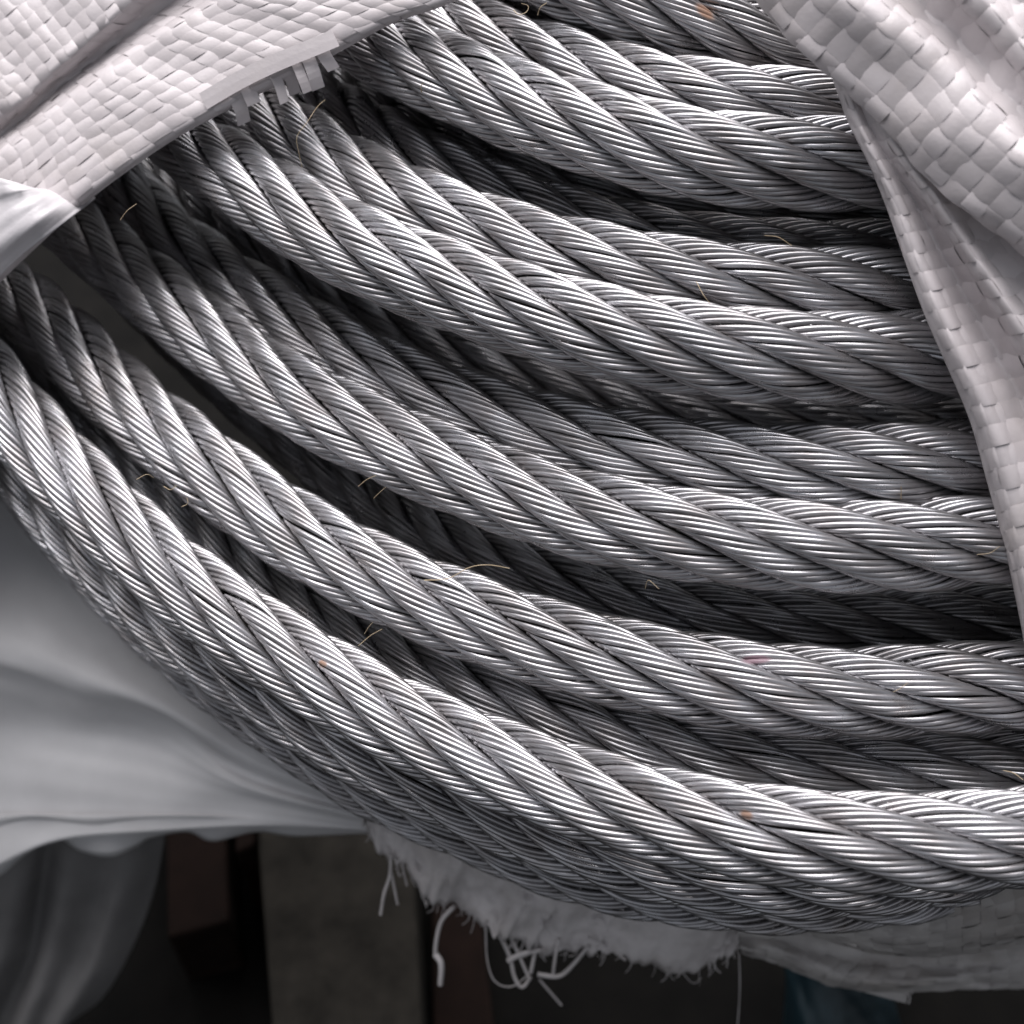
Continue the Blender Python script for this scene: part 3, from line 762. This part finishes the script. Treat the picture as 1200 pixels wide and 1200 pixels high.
def box(name, corners, h, mat, bev=0.002):
    """a slab of height h standing on the ground; corners are those of its top face"""
    top_ = [on_level(x, y, h) for x, y in corners]
    n = len(corners)
    V = [tuple(p) for p in top_] + [(p.x, p.y, GZ - 0.01) for p in top_]
    me = bpy.data.meshes.new(name)
    F = [tuple(range(n))[::-1], tuple(range(n, 2 * n))] + [(i, (i + 1) % n, n + (i + 1) % n, n + i) for i in range(n)]
    me.from_pydata(V, [], F); me.update(); me.materials.append(mat)
    o = bpy.data.objects.new(name, me); col.objects.link(o)
    md = o.modifiers.new('edges', 'BEVEL'); md.width = bev; md.segments = 3
    UPRIGHT.add(o.name)
    return o
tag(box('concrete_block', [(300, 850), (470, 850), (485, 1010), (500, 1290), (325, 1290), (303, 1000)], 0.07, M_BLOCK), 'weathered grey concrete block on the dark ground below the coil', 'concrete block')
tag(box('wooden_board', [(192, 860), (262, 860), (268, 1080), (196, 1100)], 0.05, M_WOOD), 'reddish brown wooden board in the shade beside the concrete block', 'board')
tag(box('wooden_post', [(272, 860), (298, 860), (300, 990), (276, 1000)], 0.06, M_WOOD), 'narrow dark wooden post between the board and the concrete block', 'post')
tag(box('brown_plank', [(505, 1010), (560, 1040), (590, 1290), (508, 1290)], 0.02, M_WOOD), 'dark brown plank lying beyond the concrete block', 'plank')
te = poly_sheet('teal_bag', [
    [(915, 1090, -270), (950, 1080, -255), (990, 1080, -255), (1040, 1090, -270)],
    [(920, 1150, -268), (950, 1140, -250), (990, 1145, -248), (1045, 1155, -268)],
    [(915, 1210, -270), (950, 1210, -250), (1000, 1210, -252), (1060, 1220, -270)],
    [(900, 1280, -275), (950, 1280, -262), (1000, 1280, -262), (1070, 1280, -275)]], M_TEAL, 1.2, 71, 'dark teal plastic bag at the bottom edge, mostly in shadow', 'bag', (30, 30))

# ------------------------------------------------------------------ stray fibres caught on the ropes
fib = [
    ('tan fibre lying across the second turn, ending over a dark gap', [(497, 680, 11), (525, 678, 12), (550, 665, 14), (572, 662, 14), (597, 666, 12)], 0.00012),
    ('curly pale fibre in the gap at the far left of the coil', [(160, 562, -12), (172, 556, -10), (180, 560, -12)], 0.0001),
    ('short curled fibre near the lower left turns', [(192, 570, -16), (200, 574, -14), (207, 569, -14)], 0.0001),
    ('hooked fibre hanging under the second turn at left', [(213, 594, -14), (220, 590, -12), (219, 583, -12)], 0.0001),
    ('long bent fibre below the fringed hem tapes', [(354, 196, 2), (350, 178, 4), (348, 160, 5), (360, 143, 5), (372, 125, 4), (381, 117, 3)], 0.00008),
    ('straight pale fibre poking out under the middle turn', [(420, 570, 2), (430, 562, 6), (441, 557, 8)], 0.0001),
    ('thin forked fibre below the middle turn', [(438, 584, 2), (445, 577, 5), (452, 571, 7)], 0.00009),
    ('fibre standing up from the lowest bright turn', [(420, 757, 8), (434, 745, 10), (448, 737, 12)], 0.0001),
    ('short fibre in the dark gap above the lowest bright turn', [(427, 743, 2), (432, 735, 6), (437, 729, 8)], 0.0001),
    ('looped wisp of lint at the top of the upper turns', [(602, 12, 2), (608, 17, 5), (617, 14, 5), (619, 7, 5), (611, 4, 5)], 0.0001),
    ('curved wisp of lint beside the top loop', [(630, 18, 4), (633, 9, 5), (641, 3, 5)], 0.0001),
    ('upright pale bristle between the two right-hand middle turns', [(1056, 585, 6), (1056, 577, 12), (1056, 570, 14)], 0.00016),
    ('pale fibre lying on the middle turn near the right sack', [(1145, 650, 12), (1160, 648, 14), (1172, 640, 14)], 0.0001),
    ('straw coloured bristle crossing a groove near the purple smear', [(1047, 811, 12), (1056, 806, 14), (1064, 800, 14)], 0.0001),
    ('stiff fibre at the right end of the lowest dark gap', [(1176, 903, 6), (1188, 906, 9), (1199, 914, 10)], 0.00013),
    ('short bristle under the frontmost bottom turn at right', [(1113, 1036, 6), (1117, 1043, 8), (1120, 1049, 8)], 0.00012),
    ('golden fibre near the left sack hem', [(141, 258, -14), (149, 247, -12), (160, 239, -12)], 0.00009),
    ('fine fibre hanging against the right-hand upper turns', [(816, 330, 8), (824, 345, 10), (833, 357, 10)], 0.00009),
    ('crooked fibre below the upper free turn near the flap', [(896, 276, 2), (912, 278, 5), (928, 288, 6)], 0.0001),
    ('tiny forked bristle in the gap below the middle turn', [(756, 690, 0), (760, 680, 4), (772, 690, 5)], 0.0001),
    ('small upright fibre on the dark upper turn', [(494, 108, 3), (493, 102, 6), (496, 97, 8)], 0.00014),
]
for lab, p, r_ in fib:
    o = tube('fibre', p, r_ * 0.85, M_FIBRE, None, 16, 5, 0.3)
    tag(o, lab, 'fibre', 'stray fibres caught on the ropes')

# lean the coil and its wrapping back into the photographer's view
bpy.context.view_layer.update()
for o in list(col.objects):
    if o.parent is None and o.name not in UPRIGHT and o.type in {'MESH', 'EMPTY'}:
        o.matrix_world = LEAN @ o.matrix_world
